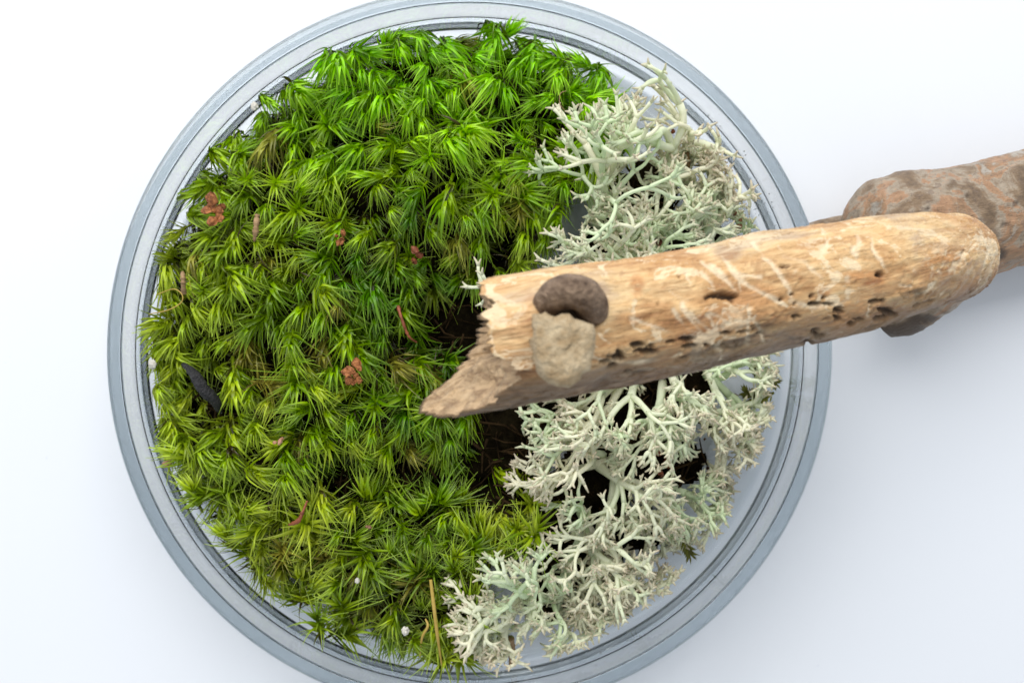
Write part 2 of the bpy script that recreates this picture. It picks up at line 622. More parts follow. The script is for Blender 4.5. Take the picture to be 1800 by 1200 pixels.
def moss_h(x, y):
    r = math.hypot(x + 0.4, y) / 4.7
    h = 1.0 + 0.62 * (1 - r * r)
    v = Vector((x * 0.9, y * 0.9, 3.1))
    h += 0.40 * mnoise.noise(v * 1.3) + 0.32 * mnoise.noise(v * 2.7)
    px, py = NX + x * FPX / (CAMH - h), NY - y * FPX / (CAMH - h)
    for hx, hy, hr in HOLES:
        d = math.hypot(px - hx, py - hy) / (hr * 1.5)
        h -= 0.75 * math.exp(-d * d)
    if py > 850:
        h -= 0.12
    return h, px, py


def shoot_mesh(name, secund, nleaf, L, seed, width=0.018):
    r = np.random.default_rng(seed)
    V, F, A = [], [], []
    base = 0
    NS = 6
    stem_len = 0.48
    lean = r.uniform(-0.15, 0.15)
    for i in range(nleaf):
        t = (i + r.uniform(-0.3, 0.3)) / nleaf
        t = min(max(t, 0), 1)
        z0 = -stem_len * (1 - t) ** 1.1
        az = i * 2.39996 + r.uniform(-0.9, 0.9)
        out = np.array([math.cos(az), math.sin(az), 0.0])
        l = L * (0.62 + 0.5 * math.sin(PI * min(1, t * 0.9 + 0.15))) * r.uniform(0.5, 1.35)
        a0 = math.radians(9 + 34 * (1 - t) + r.uniform(-5, 12))
        d = norm(out * math.sin(a0) + np.array([0, 0, math.cos(a0)]))
        tgt = norm(out * (1 - secund * 0.72) + np.array([1, lean, 0]) * secund * 1.5 + np.array([0, 0, -0.28]) + r.normal(0, .34, 3))
        curl = 0.24 + 0.22 * r.random() + 0.20 * secund
        p = np.array([0, 0, z0]) + out * 0.012
        rv = r.random()
        age_shade = max(0, 1 - t * 1.9) * r.uniform(0.5, 1.25)
        w0 = width * r.uniform(0.8, 1.2)
        side0 = norm(np.cross(d, out))
        for s in range(NS + 1):
            u = s / NS
            side = norm(np.cross(d, np.cross(side0, d)))
            up = norm(np.cross(side, d))
            w = w0 * (1.0 + 2.0 * u) if u < 0.2 else w0 * 1.4 * ((1 - u) / 0.8) ** 1.5
            w = max(w, 0.0035)
            V += [p - side * w + up * w * 0.55, p, p + side * w + up * w * 0.55]
            A += [(u, age_shade, rv, 1)] * 3
            p = p + d * (l / NS)
            d = norm(d + tgt * curl + r.normal(0, .03, 3))
        for s in range(NS):
            b = base + s * 3
            F += [(b, b + 1, b + 4, b + 3), (b + 1, b + 2, b + 5, b + 4)]
        base += (NS + 1) * 3
    # stem
    T = Tubes(5)
    T.add([(0, 0, -0.62), (0.005, 0, -0.3), (0, 0, 0.0)], [0.022, 0.02, 0.012])
    Vs = np.concatenate(T.V)
    V = np.concatenate([np.array(V), Vs])
    A = np.concatenate([np.array(A), np.tile([0.1, 0.62, 0.3, 1], (len(Vs), 1))])
    for f in T.F:
        if len(f) == 4:
            F.append(tuple(base + q for q in f))
    return V, np.array(F), A


VAR_F, VAR_S = [], []
for i in range(8):
    VAR_F.append(shoot_mesh('f', 0.85 + 0.3 * (i % 3) / 2, 40, 0.46, 100 + i))
for i in range(6):
    VAR_S.append(shoot_mesh('s', 0.15 + 0.75 * (i % 3) / 2, 38, 0.46, 200 + i, 0.017))
MESH_F = [mesh_from('moss_shoot_falcate', v[0], v[1], M_LEAF, attrs={'tint': v[2]}) for v in VAR_F]
MESH_S = [mesh_from('moss_shoot_star', v[0], v[1], M_LEAF, attrs={'tint': v[2]}) for v in VAR_S]

from mathutils import Matrix


def shoot_frame(px, py, x, y, depth=0.0):
    """orientation of one shoot"""
    lower = py > 840
    if lower:
        ang = random.uniform(-180, 180)
        tilt = random.uniform(5, 45)
    else:
        ang = random.gauss(-86, 46)
        tilt = random.uniform(8, 58)
        if py < 190:
            ang = random.gauss(-70, 60)
        if px < 360:
            ang = random.gauss(-100, 45)
    # push outward at the glass wall
    a = math.radians(ang)
    f = Vector((math.cos(a), math.sin(a), 0))
    ti = math.radians(tilt)
    z = (Vector((0, 0, 1)) * math.cos(ti) + f * math.sin(ti)).normalized()
    r = math.hypot(x, y)
    if r > 4.2:
        z = (z - Vector((x / r, y / r, 0)) * 0.30).normalized()
    xax = (f - z * f.dot(z)).normalized()
    yax = z.cross(xax)
    rot = Matrix((xax, yax, z)).transposed()
    return rot, lower


def clamp_in(x, y, lim):
    r = math.hypot(x, y)
    return (x * lim / r, y * lim / r) if r > lim else (x, y)


def press(q):
    r = np.hypot(q[:, 0], q[:, 1])
    lim = 4.715 - 0.25 * np.clip(0.45 - q[:, 2], 0, 1)
    over = r > lim - 0.05
    k = np.where(over, (lim - 0.05 + 0.045 * np.tanh((r - lim + 0.05) * 2)) / np.maximum(r, 1e-6), 1.0)
    out = q.copy()
    out[:, 0] *= k
    out[:, 1] *= k
    out[:, 2] = np.maximum(out[:, 2], 0.19)
    return out


def build_cushion(poly, label, seed, spacing, nmax, lower_kind=False):
    random.seed(seed)
    pts = []
    xs = [p[0] for p in poly]
    ys = [p[1] for p in poly]
    k = (CAMH - 1.3) / FPX
    x0, x1 = (min(xs) - NX) * k, (max(xs) - NX) * k
    y0, y1 = -(max(ys) - NY) * k, -(min(ys) - NY) * k
    cen = ((x0 + x1) / 2, (y0 + y1) / 2)
    root = thing('moss_cushion', (cen[0], cen[1], 0.17), label, 'moss', 'moss cushions in the glass dish')
    rl = Vector(root.location)
    cand = 0
    cell = {}

    def ok(x, y, d):
        gx, gy = int(x / d), int(y / d)
        for a in (-1, 0, 1):
            for b in (-1, 0, 1):
                for q in cell.get((gx + a, gy + b), ()):
                    if (q[0] - x) ** 2 + (q[1] - y) ** 2 < d * d:
                        return False
        cell.setdefault((gx, gy), []).append((x, y))
        return True
    while cand < 9000:
        cand += 1
        x, y = random.uniform(x0, x1), random.uniform(y0, y1)
        h, px, py = moss_h(x, y)
        if not in_poly(px, py, poly) or math.hypot(x, y) > 4.52 + 0.04 * max(0.0, y / 4.4) ** 4:
            continue
        if any(math.hypot(px - a, py - b) < c for a, b, c in HOLES):
            continue
        dn = mnoise.noise(Vector((x * 1.6, y * 1.6, 7.7)))
        if dn < -0.36:
            continue
        if ok(x, y, spacing * (1.0 - 0.25 * dn)):
            pts.append((x, y, h, px, py))
    # the nmax shoots that stand highest are parts of their own, the others one mesh
    top = pts[:nmax]
    rest = pts[nmax:]
    for (x, y, h, px, py) in top:
        rot, low = shoot_frame(px, py, x, y)
        mesh = random.choice(MESH_S if (low or random.random() < 0.25) else MESH_F)
        s = random.uniform(0.66, 1.25) * (1.08 if low else 1.0)
        zz = h + random.uniform(-0.24, 0.22)
        if math.hypot(x, y) > 4.0:
            # against the glass: leaves are pressed flat by the wall, so this shoot has a mesh of its own
            vv, ff, aa = random.choice(VAR_S if low else VAR_F)
            q = (vv * s) @ np.array(rot).T + np.array([x, y, zz])
            q = press(q) - np.array([x, y, zz])
            o = link('moss_shoot', mesh_from('moss_shoot', q, ff, M_LEAF, attrs={'tint': aa}), root)
            o.location = Vector((x, y, zz)) - rl
            continue
        o = link('moss_shoot', mesh, root)
        M = Matrix.LocRotScale(Vector((x, y, zz)) - rl, rot.to_quaternion(), Vector((s, s, s)))
        o.matrix_basis = M
    # lower and in-between shoots, gap shade painted into their colour
    VV, FF, AA, nb = [], [], [], 0
    extra = []
    cell.clear()
    cand = 0
    while cand < 9000:
        cand += 1
        x, y = random.uniform(x0 - .1, x1 + .1), random.uniform(y0 - .1, y1 + .1)
        h, px, py = moss_h(x, y)
        if not in_poly(px, py, poly) or math.hypot(x, y) > 4.54 + 0.04 * max(0.0, y / 4.4) ** 4:
            continue
        if ok(x, y, spacing * 0.95):
            extra.append((x, y, h - random.uniform(0.42, 0.85), px, py))
    for (x, y, h, px, py) in rest + extra:
        rot, low = shoot_frame(px, py, x, y)
        v, f, a = random.choice(VAR_S if low else VAR_F)
        s = random.uniform(0.8, 1.15)
        R = np.array(rot)
        vv = press((v * s) @ R.T + np.array([x, y, h])) - np.array(rl)
        VV.append(vv)
        FF.append(f + nb)
        a2 = a.copy()
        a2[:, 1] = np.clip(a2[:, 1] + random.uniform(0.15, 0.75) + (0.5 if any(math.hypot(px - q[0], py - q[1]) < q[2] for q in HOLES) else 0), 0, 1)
        a2[:, 2] *= 0.45  # dimmed as well, to paint the shade between the upper shoots
        AA.append(a2)
        nb += len(v)
    o = link('under_shoots', mesh_from('under_shoots', np.concatenate(VV), np.concatenate(FF), M_LEAF,
                                       attrs={'tint': np.concatenate(AA)}), root)
    tag(o, kind='stuff')
    # humus core
    gx = np.linspace(x0 - 0.1, x1 + 0.1, 60)
    gy = np.linspace(y0 - 0.1, y1 + 0.1, 60)
    idx = {}
    V, F = [], []
    for i, x in enumerate(gx):
        for j, y in enumerate(gy):
            h, px, py = moss_h(x, y)
            pin = in_poly(NX + (px - NX) * 1.02, NY + (py - NY) * 1.02, poly) and math.hypot(x, y) < 4.45
            if pin:
                idx[(i, j)] = len(V)
                V.append((x - rl.x, y - rl.y, max(0.25, h - 0.62 + 0.08 * mnoise.noise(Vector((x * 4, y * 4, 0)))) - rl.z))
    for (i, j) in list(idx):
        q = [(i, j), (i + 1, j), (i + 1, j + 1), (i, j + 1)]
        if all(a in idx for a in q):
            F.append(tuple(idx[a] for a in q))
    import bmesh
    me = bpy.data.meshes.new('humus')
    me.from_pydata(V, [], F)
    bm = bmesh.new()
    bm.from_mesh(me)
    bed = [e for e in bm.edges if e.is_boundary]
    r = bmesh.ops.extrude_edge_only(bm, edges=bed)
    for v in r['geom']:
        if isinstance(v, bmesh.types.BMVert):
            v.co.z = 0.008
    bmesh.ops.delete(bm, geom=[v for v in bm.verts if not v.link_faces], context='VERTS')
    bm.to_mesh(me)
    bm.free()
    me.polygons.foreach_set('use_smooth', np.ones(len(me.polygons), dtype=bool))
    me.materials.append(M_HUMUS)
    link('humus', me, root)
    print('cushion', len(top), len(rest), len(extra))
    return root


build_cushion(POLY_MAIN, 'large domed bright green moss cushion filling the upper left of the dish', 11, 0.238, 295)
build_cushion(POLY_LOW, 'olive moss cushion of star-shaped tufts along the bottom wall of the dish', 12, 0.25, 295)
build_cushion(POLY_LEFT, 'narrow yellow-green moss strip squeezed between the black twig and the left glass wall', 13, 0.22, 295)


# ------------------------------------------------------------------ lichen
def lichen_branch(root, head, r0, rg, spread=1.0, levels=4, origin=np.zeros(3)):
    if rg.random() < 0.5:
        levels = 3
    T = Tubes(7)
    root = np.array(root, float)
    head = np.array(head, float)
    D = head - root
    Ltot = np.linalg.norm(D)
    main = norm(D * np.array([1, 1, 0.0]) + 1e-6)
    up = np.array([0, 0, 1.0])

    def tips(p, d, r):
        n = rg.integers(2, 4)
        r = max(r, 0.021)
        ph = rg.uniform(0, 2 * PI)
        u = norm(np.cross(d, rg.normal(size=3)))
        v = np.cross(d, u)
        for i in range(n):
            a = ph + 2 * PI * i / n
            dd = norm(d + (u * math.cos(a) + v * math.sin(a)) * rg.uniform(0.6, 1.1))
            l = rg.uniform(0.06, 0.13)
            mid = p + norm(d * .6 + dd) * l * 0.5
            T.add([p, mid, mid + dd * l * 0.6], [r, r * 0.85, r * 0.42], [0.1, 0.45, 1.0])

    def grow(p, d, r, lv, L):
        n = 5
        P, R, A = [p], [r], [0]
        bend = rg.normal(0, 0.15, 3)
        r = max(r, 0.0275)
        L = max(L, 0.135)
        for i in range(n):
            # arch over towards the lean direction
            d = norm(d + bend + main * 0.10 + up * (0.10 if lv <= 1 else -0.05))
            g = p + origin
            rr = math.hypot(g[0], g[1])
            if rr > 4.15:                 # turn along and up the glass wall
                ro = np.array([g[0] / rr, g[1] / rr, 0])
                d = norm(d - ro * max(0, np.dot(d, ro)) * min(1, (rr - 4.15) * 3) + up * 0.08)
            p = p + d * L / n
            P.append(p)
            R.append(r * (1 - 0.22 * (i + 1) / n) * (1 + 0.06 * rg.normal()))
            A.append(0.0 if lv < levels - 1 else 0.25 * (i / n) ** 2)
        R[-1] = R[-2] * 1.12
        T.add(P, R, A)
        re = R[-2] * 0.92
        # a twiglet on the way
        if lv >= 1 and rg.random() < 0.55 and lv < levels:
            q = P[2]
            dd = norm(d + rg.normal(0, 0.9, 3))
            T.add([q, q + dd * 0.06, q + dd * 0.13 + up * 0.02], [re * 0.7, re * 0.5, re * 0.36], [0, 0.1, 0.6])
            tips(q + dd * 0.12, dd, re * 0.38)
        if lv >= levels:
            tips(P[-1], d, re * 0.85)
            return
        k = 3 if rg.random() < 0.38 else 2
        if lv == 0:
            k = 3 if rg.random() < 0.7 else 2
        ph = rg.uniform(0, 2 * PI)
        u = norm(np.cross(d, rg.normal(size=3)))
        v = np.cross(d, u)
        for i in range(k):
            a = ph + 2 * PI * i / k + rg.uniform(-0.3, 0.3)
            w = rg.uniform(0.55, 0.95) * spread
            dd = norm(d + (u * math.cos(a) + v * math.sin(a)) * w)
            if dd[2] < -0.35:
                dd[2] *= 0.3
                dd = norm(dd)
            # curve off smoothly: first control point follows the parent
            grow(P[-1] - d * 0.01, norm(d * 0.35 + dd), re * rg.uniform(0.82, 0.95), lv + 1, L * rg.uniform(0.54, 0.76))

    d0 = norm(D + up * 0.25 * Ltot)
    grow(root, d0, r0 * 1.12, 0, Ltot * 0.47)
    return T


def clump(rootpx, z0, heads, label, seed, r0=0.074, levels=4, spread=1.3):
    rg = np.random.default_rng(seed)
    rw = W(rootpx[0], rootpx[1], z0)
    top = thing('lichen_clump', (rw[0], rw[1], 0.17), label, 'lichen', 'pale reindeer lichen clumps on the right of the dish')
    tl = np.array(top.location)
    for hd in heads:
        hx, hy, hz = hd[:3]
        rr = rw + rg.normal(0, 0.07, 3) * np.array([1, 1, 0.3])
        if len(hd) > 3:
            rr = W(hd[3], hd[4], hd[5] if len(hd) > 5 else z0)
        T = lichen_branch(rr - tl, W(hx, hy, hz) - tl, r0 * rg.uniform(0.85, 1.15), rg, spread, levels, tl)
        # keep inside the glass
        for i, v in enumerate(T.V):
            g = v + tl
            r = np.hypot(g[:, 0], g[:, 1])
            f = np.where(r > 4.70, 4.70 / np.maximum(r, 1e-6), 1.0)
            v[:, 0] = g[:, 0] * f - tl[0]
            v[:, 1] = g[:, 1] * f - tl[1]
            v[:, 2] = np.maximum(v[:, 2], 0.01)
        link('branch', T.mesh('branch', M_LICHEN, float(rg.random())), top)
    return top


clump((1180, 330), 0.5, [(1108, 125, 1.8), (1155, 165, 1.6), (1205, 200, 1.3), (1235, 260, 1.1)],
      'tallest lichen clump, its pale forked tip reaching highest beside the upper right glass wall', 1, 0.07)
clump((1050, 400), 0.6, [(960, 225, 2.0), (1030, 200, 2.0), (1080, 250, 1.8), (1045, 300, 2.1)],
      'upright antler-like lichen clump overlapping the bright green moss, left of the tallest clump', 2, 0.075)
clump((1150, 420), 0.5, [(1140, 290, 1.7), (1190, 320, 1.6), (1120, 350, 1.9), (1180, 380, 1.9)],
      'dense lichen clump in the middle of the group above the driftwood', 3, 0.066)
clump((1240, 450), 0.4, [(1275, 290, 1.2), (1300, 330, 1.2), (1295, 380, 1.35), (1250, 350, 1.5), (1285, 420, 1.4)],
      'lichen clump nearest the right glass wall above the driftwood, rusty husks beside it', 4, 0.064)
clump((1050, 475), 0.8, [(885, 480, 2.0), (965, 400, 1.9), (990, 450, 2.0), (1030, 430, 2.0)],
      'lichen clump arching left over the dark moss gap at the upper edge of the driftwood', 5, 0.064)
clump((1130, 480), 0.5, [(1100, 410, 2.0), (1060, 430, 2.1), (1150, 430, 1.9), (1210, 430, 1.8)],
      'low lichen clump half hidden under the upper edge of the driftwood', 6, 0.062)
clump((1110, 660), 0.5, [(990, 740, 1.9), (1030, 770, 1.8), (1080, 750, 1.9), (1000, 700, 1.7), (950, 725, 1.5)],
      'lichen clump curling down to the left just below the driftwood', 7, 0.06)
clump((1180, 660), 0.5, [(1150, 740, 1.8), (1190, 770, 1.6), (1230, 740, 1.5), (1210, 690, 1.7)],
      'lichen clump in the middle just below the driftwood', 8, 0.056)
clump((1250, 650), 0.4, [(1330, 660, 1.3), (1290, 700, 1.4), (1340, 710, 1.1), (1260, 720, 1.5)],
      'greenish lichen clump under the driftwood nearest the moss sprig on the right', 9, 0.054)
clump((1240, 730), 0.4, [(1300, 790, 1.3), (1330, 760, 1.2), (1285, 810, 1.2), (1345, 735, 1.1)],
      'fan-shaped green-tinted lichen clump alone over the bare glass on the right', 10, 0.062)
clump((1060, 810), 0.6, [(945, 795, 1.8), (940, 850, 1.7), (1000, 830, 1.8), (1060, 860, 1.9), (1110, 900, 1.8), (1080, 910, 1.8)],
      'lichen clump with a thick arched branch, left of the red bark flake', 11, 0.062)
clump((1170, 850), 0.35, [(1240, 930, 1.1), (1265, 890, 1.1), (1190, 920, 1.2), (1210, 870, 1.3), (1150, 900, 1.2)],
      'cool grey-green lichen clump below and right of the red bark flake', 12, 0.056)
clump((1030, 930), 0.5, [(960, 950, 1.6), (990, 1000, 1.7), (1060, 1000, 1.8), (1110, 980, 1.6), (1130, 1000, 1.4), (1020, 970, 1.9)],
      'lichen clump above the brown leaf scrap, between moss and lower right glass wall', 13, 0.06)
clump((925, 1035), 1.0, [(825, 1030, 1.9), (835, 1075, 1.9), (865, 1100, 1.9), (905, 1110, 1.8), (940, 1105, 1.7)],
      'wide fan-like lichen clump lowest of all, spread over the bottom moss edge', 14, 0.068)
clump((990, 1040), 0.45, [(985, 1110, 1.4), (1020, 1110, 1.3), (960, 1060, 1.6), (1040, 1070, 1.4), (940, 1030, 1.5)],
      'lichen clump directly right of the fan-like lowest one', 15, 0.056)
clump((1080, 1030), 0.25, [(1100, 1080, 0.6), (1140, 1060, 0.55), (1060, 1100, 0.6), (1020, 1130, 0.6), (1170, 1010, 0.6), (1190, 980, 0.7)],
      'thin grey-green lichen lying low against the lower right glass wall', 16, 0.042)
clump((1150, 600), 0.3, [(1100, 640, 0.9), (1210, 640, 0.9), (1260, 560, 0.9)],
      'low shaded lichen clump running beneath the driftwood', 17, 0.055)

# dark litter bed under the lichen
litter_root = thing('leaf_litter', (2.4, 0, 0.17), 'dark brown crumbly litter lying under the lichen clumps', 'litter')
V, F = [], []
bedpts = [(800, 570, 85), (850, 640, 90), (880, 770, 90), (720, 845, 60), (600, 850, 60), (500, 860, 45), (370, 720, 50), (900, 900, 70), (1140, 340, 60), (1110, 430, 95), (1220, 440, 60), (1100, 540, 110), (1200, 570, 90), (1000, 600, 120), (930, 700, 90), (1110, 700, 90),
          (1200, 690, 60), (1080, 810, 90), (1190, 810, 55), (1010, 880, 75), (1100, 930, 60), (1000, 970, 65), (1070, 1010, 50), (960, 1060, 50), (900, 800, 60), (930, 560, 70)]
n = 115
gx = np.linspace(-3.9, 4.6, int(n * 1.9))
gy = np.linspace(-4.3, 3.2, n)
idx = {}
for i, x in enumerate(gx):
    for j, y in enumerate(gy):
        k = FPX / (CAMH - 0.4)
        px, py = NX + x * k, NY - y * k
        d = min(math.hypot(px - a, py - b) / c for a, b, c in bedpts)
        d += 0.35 * mnoise.noise(Vector((x * 3, y * 3, 1)))
        if d < 1.0 and math.hypot(x, y) < 4.4:
            idx[(i, j)] = len(V)
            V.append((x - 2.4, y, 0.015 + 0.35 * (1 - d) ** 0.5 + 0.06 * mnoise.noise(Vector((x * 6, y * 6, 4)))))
for (i, j) in list(idx):
    q = [(i, j), (i + 1, j), (i + 1, j + 1), (i, j + 1)]
    if all(a in idx for a in q):
        F.append(tuple(idx[a] for a in q))
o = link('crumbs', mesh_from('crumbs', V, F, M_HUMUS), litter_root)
tag(o, kind='stuff')
# loose brown specks over the bare glass base
V, F, nb = [], [], 0
for i in range(420):
    a = random.choice(bedpts)
    rr = a[2] * random.uniform(0.2, 1.75)
    th = random.uniform(0, 2 * PI)
    p = W(a[0] + rr * math.cos(th), a[1] + rr * math.sin(th), 0.19)
    if math.hypot(p[0], p[1]) > 4.5:
        continue
    s = random.uniform(0.008, 0.032)
    b = [(1, 0, 0), (0, 1, 0), (-1, 0, 0), (0, -1, 0), (0, 0, 1), (0, 0, -0.6)]
    for q in b:
        V.append((p[0] - 2.4 + s * (q[0] + random.uniform(-.3, .3)), p[1] + s * (q[1] + random.uniform(-.3, .3)), 0.022 + s * 0.8 + s * q[2]))
    for f in ((0, 1, 4), (1, 2, 4), (2, 3, 4), (3, 0, 4), (1, 0, 5), (2, 1, 5), (3, 2, 5), (0, 3, 5)):
        F.append(tuple(nb + q for q in f))
    nb += 6
T = Tubes(4)
rf = random.Random(5)
for i in range(420):
    a = rf.choice(bedpts)
    rr, th = a[2] * rf.uniform(0, 0.95), rf.uniform(0, 2 * PI)
    p = W(a[0] + rr * math.cos(th), a[1] + rr * math.sin(th), rf.uniform(0.35, 0.75))
    if math.hypot(p[0], p[1]) > 4.2:
        continue
    d = np.array([rf.gauss(0, 1), rf.gauss(0, 1), rf.gauss(0, .35)])
    d = norm(d) * rf.uniform(0.12, 0.35)
    b_ = np.array([rf.gauss(0, .06), rf.gauss(0, .06), rf.gauss(0, .04)])
    w_ = rf.uniform(0.008, 0.022)
    c0 = np.array([2.4, 0, 0.17])
    T.add([p - d - c0, p + b_ - c0, p + d - c0], [w_, w_, w_ * 0.5])
o = link('dead_stems', T.mesh('dead_stems', M_HUMUS2), litter_root)
tag(o, kind='stuff')
o = link('specks', mesh_from('specks', V, F, M_BROWN, False), litter_root)
tag(o, kind='stuff')


# ------------------------------------------------------------------ driftwood
def seg_dist(px, py, poly):
    best = np.full(px.shape, 1e9)
    for (x0, y0), (x1, y1) in zip(poly[:-1], poly[1:]):
        dx, dy = x1 - x0, y1 - y0
        t = np.clip(((px - x0) * dx + (py - y0) * dy) / (dx * dx + dy * dy + 1e-9), 0, 1)
        best = np.minimum(best, np.hypot(px - x0 - t * dx, py - y0 - t * dy))
    return best


def catmull(P, n):
    P = np.array(P, float)
    P = np.vstack([2 * P[0] - P[1], P, 2 * P[-1] - P[-2]])
    m = len(P) - 3
    out = []
    for u in np.linspace(0, m - 1e-6, n):
        i = int(u)
        t = u - i
        a, b, c, d = P[i:i + 4]
        out.append(0.5 * ((2 * b) + (-a + c) * t + (2 * a - 5 * b + 4 * c - d) * t * t + (-a + 3 * b - 3 * c + d) * t ** 3))
    return np.array(out)


TRACKS = []
_rt = random.Random(21)
for _i in range(26):
    _x, _y = _rt.uniform(1160, 1720), 0
    _c = np.interp(_x, [1160, 1450, 1720], [556, 496, 452])
    _y = _c + _rt.uniform(-70, 55)
    _a = _rt.gauss(0.95, 0.5)
    _pl = [(_x, _y)]
    for _k in range(_rt.randint(2, 5)):
        _a += _rt.gauss(0, 0.45)
        _x += 13 * math.cos(_a)
        _y += 13 * math.sin(_a)
        _pl.append((_x, _y))
    TRACKS.append((_pl, _rt.uniform(1.8, 3.4)))
TRACKS += [
    ([(1490, 398), (1505, 415), (1513, 436), (1500, 455), (1488, 470), (1487, 492)], 6.0),
    ([(1373, 448), (1413, 460), (1440, 487), (1456, 512)], 4.5),
    ([(1327, 433), (1345, 455), (1360, 467), (1387, 507), (1393, 530)], 4.5),
    ([(1267, 448), (1290, 476), (1310, 500), (1350, 520), (1376, 534)], 4.0),
    ([(1233, 458), (1277, 493), (1313, 533), (1323, 562)], 4.0),
    ([(1473, 535), (1493, 513), (1520, 503), (1550, 486)], 5.0),
    ([(1200, 530), (1212, 552), (1222, 570), (1240, 593)], 3.5),
    ([(1650, 478), (1660, 487), (1683, 463), (1700, 447)], 4.0),
    ([(1653, 515), (1677, 483), (1680, 463)], 4.0),
    ([(1728, 408), (1743, 432), (1738, 462), (1718, 487)], 4.0),
    ([(1248, 462), (1270, 480), (1290, 508)], 3.0),
    ([(1445, 405), (1460, 425), (1440, 445)], 2.5),
    ([(1390, 528), (1430, 540), (1470, 530)], 7.0),
    ([(1110, 560), (1150, 575), (1200, 590), (1250, 590)], 3.0),
    ([(1060, 632), (1120, 640), (1200, 625)], 4.0),
]
ARC = [(1243, 524), (1255, 516), (1270, 513), (1287, 519), (1291, 530)]
PITS = [(1002, 560, 48, 18), (1162, 538, 10, 4), (1122, 607, 15, 8), (1088, 622, 9, 11), (1133, 619, 20, 6), (1215, 611, 15, 6), (1207, 632, 10, 5),  # first entry paints the shadow gap below the knot dark
        (1543, 481, 7, 4), (1695, 443, 4, 4), (1493, 565, 6, 4), (1433, 583, 10, 8), (1417, 599, 10, 4), (1432, 534, 13, 5),
        (1365, 403, 4, 3), (1196, 488, 4, 4), (1560, 548, 9, 3), (1340, 590, 12, 4), (1300, 612, 9, 3), (1268, 516, 20, 3), (1380, 470, 12, 3), (1105, 655, 7, 4)]
_rp = random.Random(4)
for _i in range(26):
    _x = _rp.uniform(1050, 1600)
    _c = np.interp(_x, [1050, 1250, 1450, 1620], [576, 536, 496, 460])
    PITS.append((_x, _c + _rp.uniform(48, 82), _rp.uniform(4, 13), _rp.uniform(2.5, 5)))
for _i in range(12):
    PITS.append((_rp.uniform(1370, 1480), _rp.uniform(515, 560), _rp.uniform(3, 9), _rp.uniform(2, 4)))
RUSTS = [(1640, 440, 40, 14, .5), (1700, 480, 30, 30, .5), (1350, 560, 60, 25, .7), (1190, 560, 40, 20, .7), (930, 560, 20, 30, .6), (1400, 480, 30, 14, .6), (1290, 450, 30, 8, .4), (1660, 462, 42, 26, 1), (1600, 500, 70, 30, .6), (1525, 488, 40, 12, 1), (1240, 565, 70, 22, .9), (1120, 500, 12, 18, 1), (1448, 512, 10, 7, 1.3),
         (1330, 520, 40, 22, .8), (1480, 560, 60, 14, .6), (1420, 430, 25, 12, .4), (1100, 560, 30, 12, .6), (905, 575, 16, 22, .9), (1540, 540, 60, 18, .7)]

CP = [(880, 603, 6.75), (950, 593, 6.7), (1050, 576, 6.55), (1150, 558, 6.4), (1250, 536, 6.25), (1350, 514, 6.1), (1450, 496, 5.9),
      (1550, 474, 5.7), (1612, 461, 5.5), (1656, 454, 5.15), (1673, 453, 4.55), (1668, 458, 3.8), (1650, 462, 3.0), (1635, 460, 2.1), (1630, 445, 1.25)]
CW = [115, 116, 113, 109, 105, 102, 98, 92, 84, 76, None, None, None, None, None]   # half widths in photo pixels
path = np.array([W(*c) for c in CP])
RAD = []
for c, w in zip(CP, CW):
    RAD.append(w * (CAMH - c[2]) / FPX if w else None)
tail = [0.45, 0.41, 0.40, 0.42, 0.45]
for i in range(5):
    RAD[10 + i] = tail[i]


def wood_tube(path, rad, nu, nv, seed, feat=True, endfun=None, amp=1.0, closed_end=True, cap0=True):
    Pp = catmull(path, nu * 3)
    # re-sample evenly
    dl = np.r_[0, np.cumsum(np.linalg.norm(np.diff(Pp, axis=0), axis=1))]
    s = np.linspace(0, dl[-1], nu)
    Pp = np.stack([np.interp(s, dl, Pp[:, i]) for i in range(3)], 1)
    pk = np.array(path)
    kk = [0.0]
    for q in pk[1:]:
        kk.append(dl[0] + dl[np.argmin(np.linalg.norm(catmull(path, nu * 3) - q, axis=1))])
    kk = np.maximum.accumulate(np.array(kk) + np.arange(len(kk)) * 1e-6)
    R = np.interp(s, kk, rad)
    T = np.gradient(Pp, axis=0)
    T /= np.linalg.norm(T, axis=1)[:, None]
    Nn = norm(np.array([0, 0, 1.0]) - T[0] * T[0, 2])
    Ns, Bs = [], []
    for i in range(nu):
        Nn = norm(Nn - T[i] * np.dot(Nn, T[i]))
        Ns.append(Nn.copy())
        Bs.append(-np.cross(T[i], Nn))
    Ns, Bs = np.array(Ns), np.array(Bs)
    phi = np.linspace(0, 2 * PI, nv, endpoint=False)     # 0 = camera side, 90 = image up
    PH, SS = np.meshgrid(phi, s)
    cph, sph = np.cos(PH)[..., None], np.sin(PH)[..., None]
    Bup = -Bs
    Bup = np.where((Bup[0, 1] > 0), Bup, -Bup)
    D = cph * Ns[:, None] + sph * Bup[:, None]
    P = Pp[:, None] + D * R[:, None, None]
    return Pp, s, R, T, D, P, PH, SS


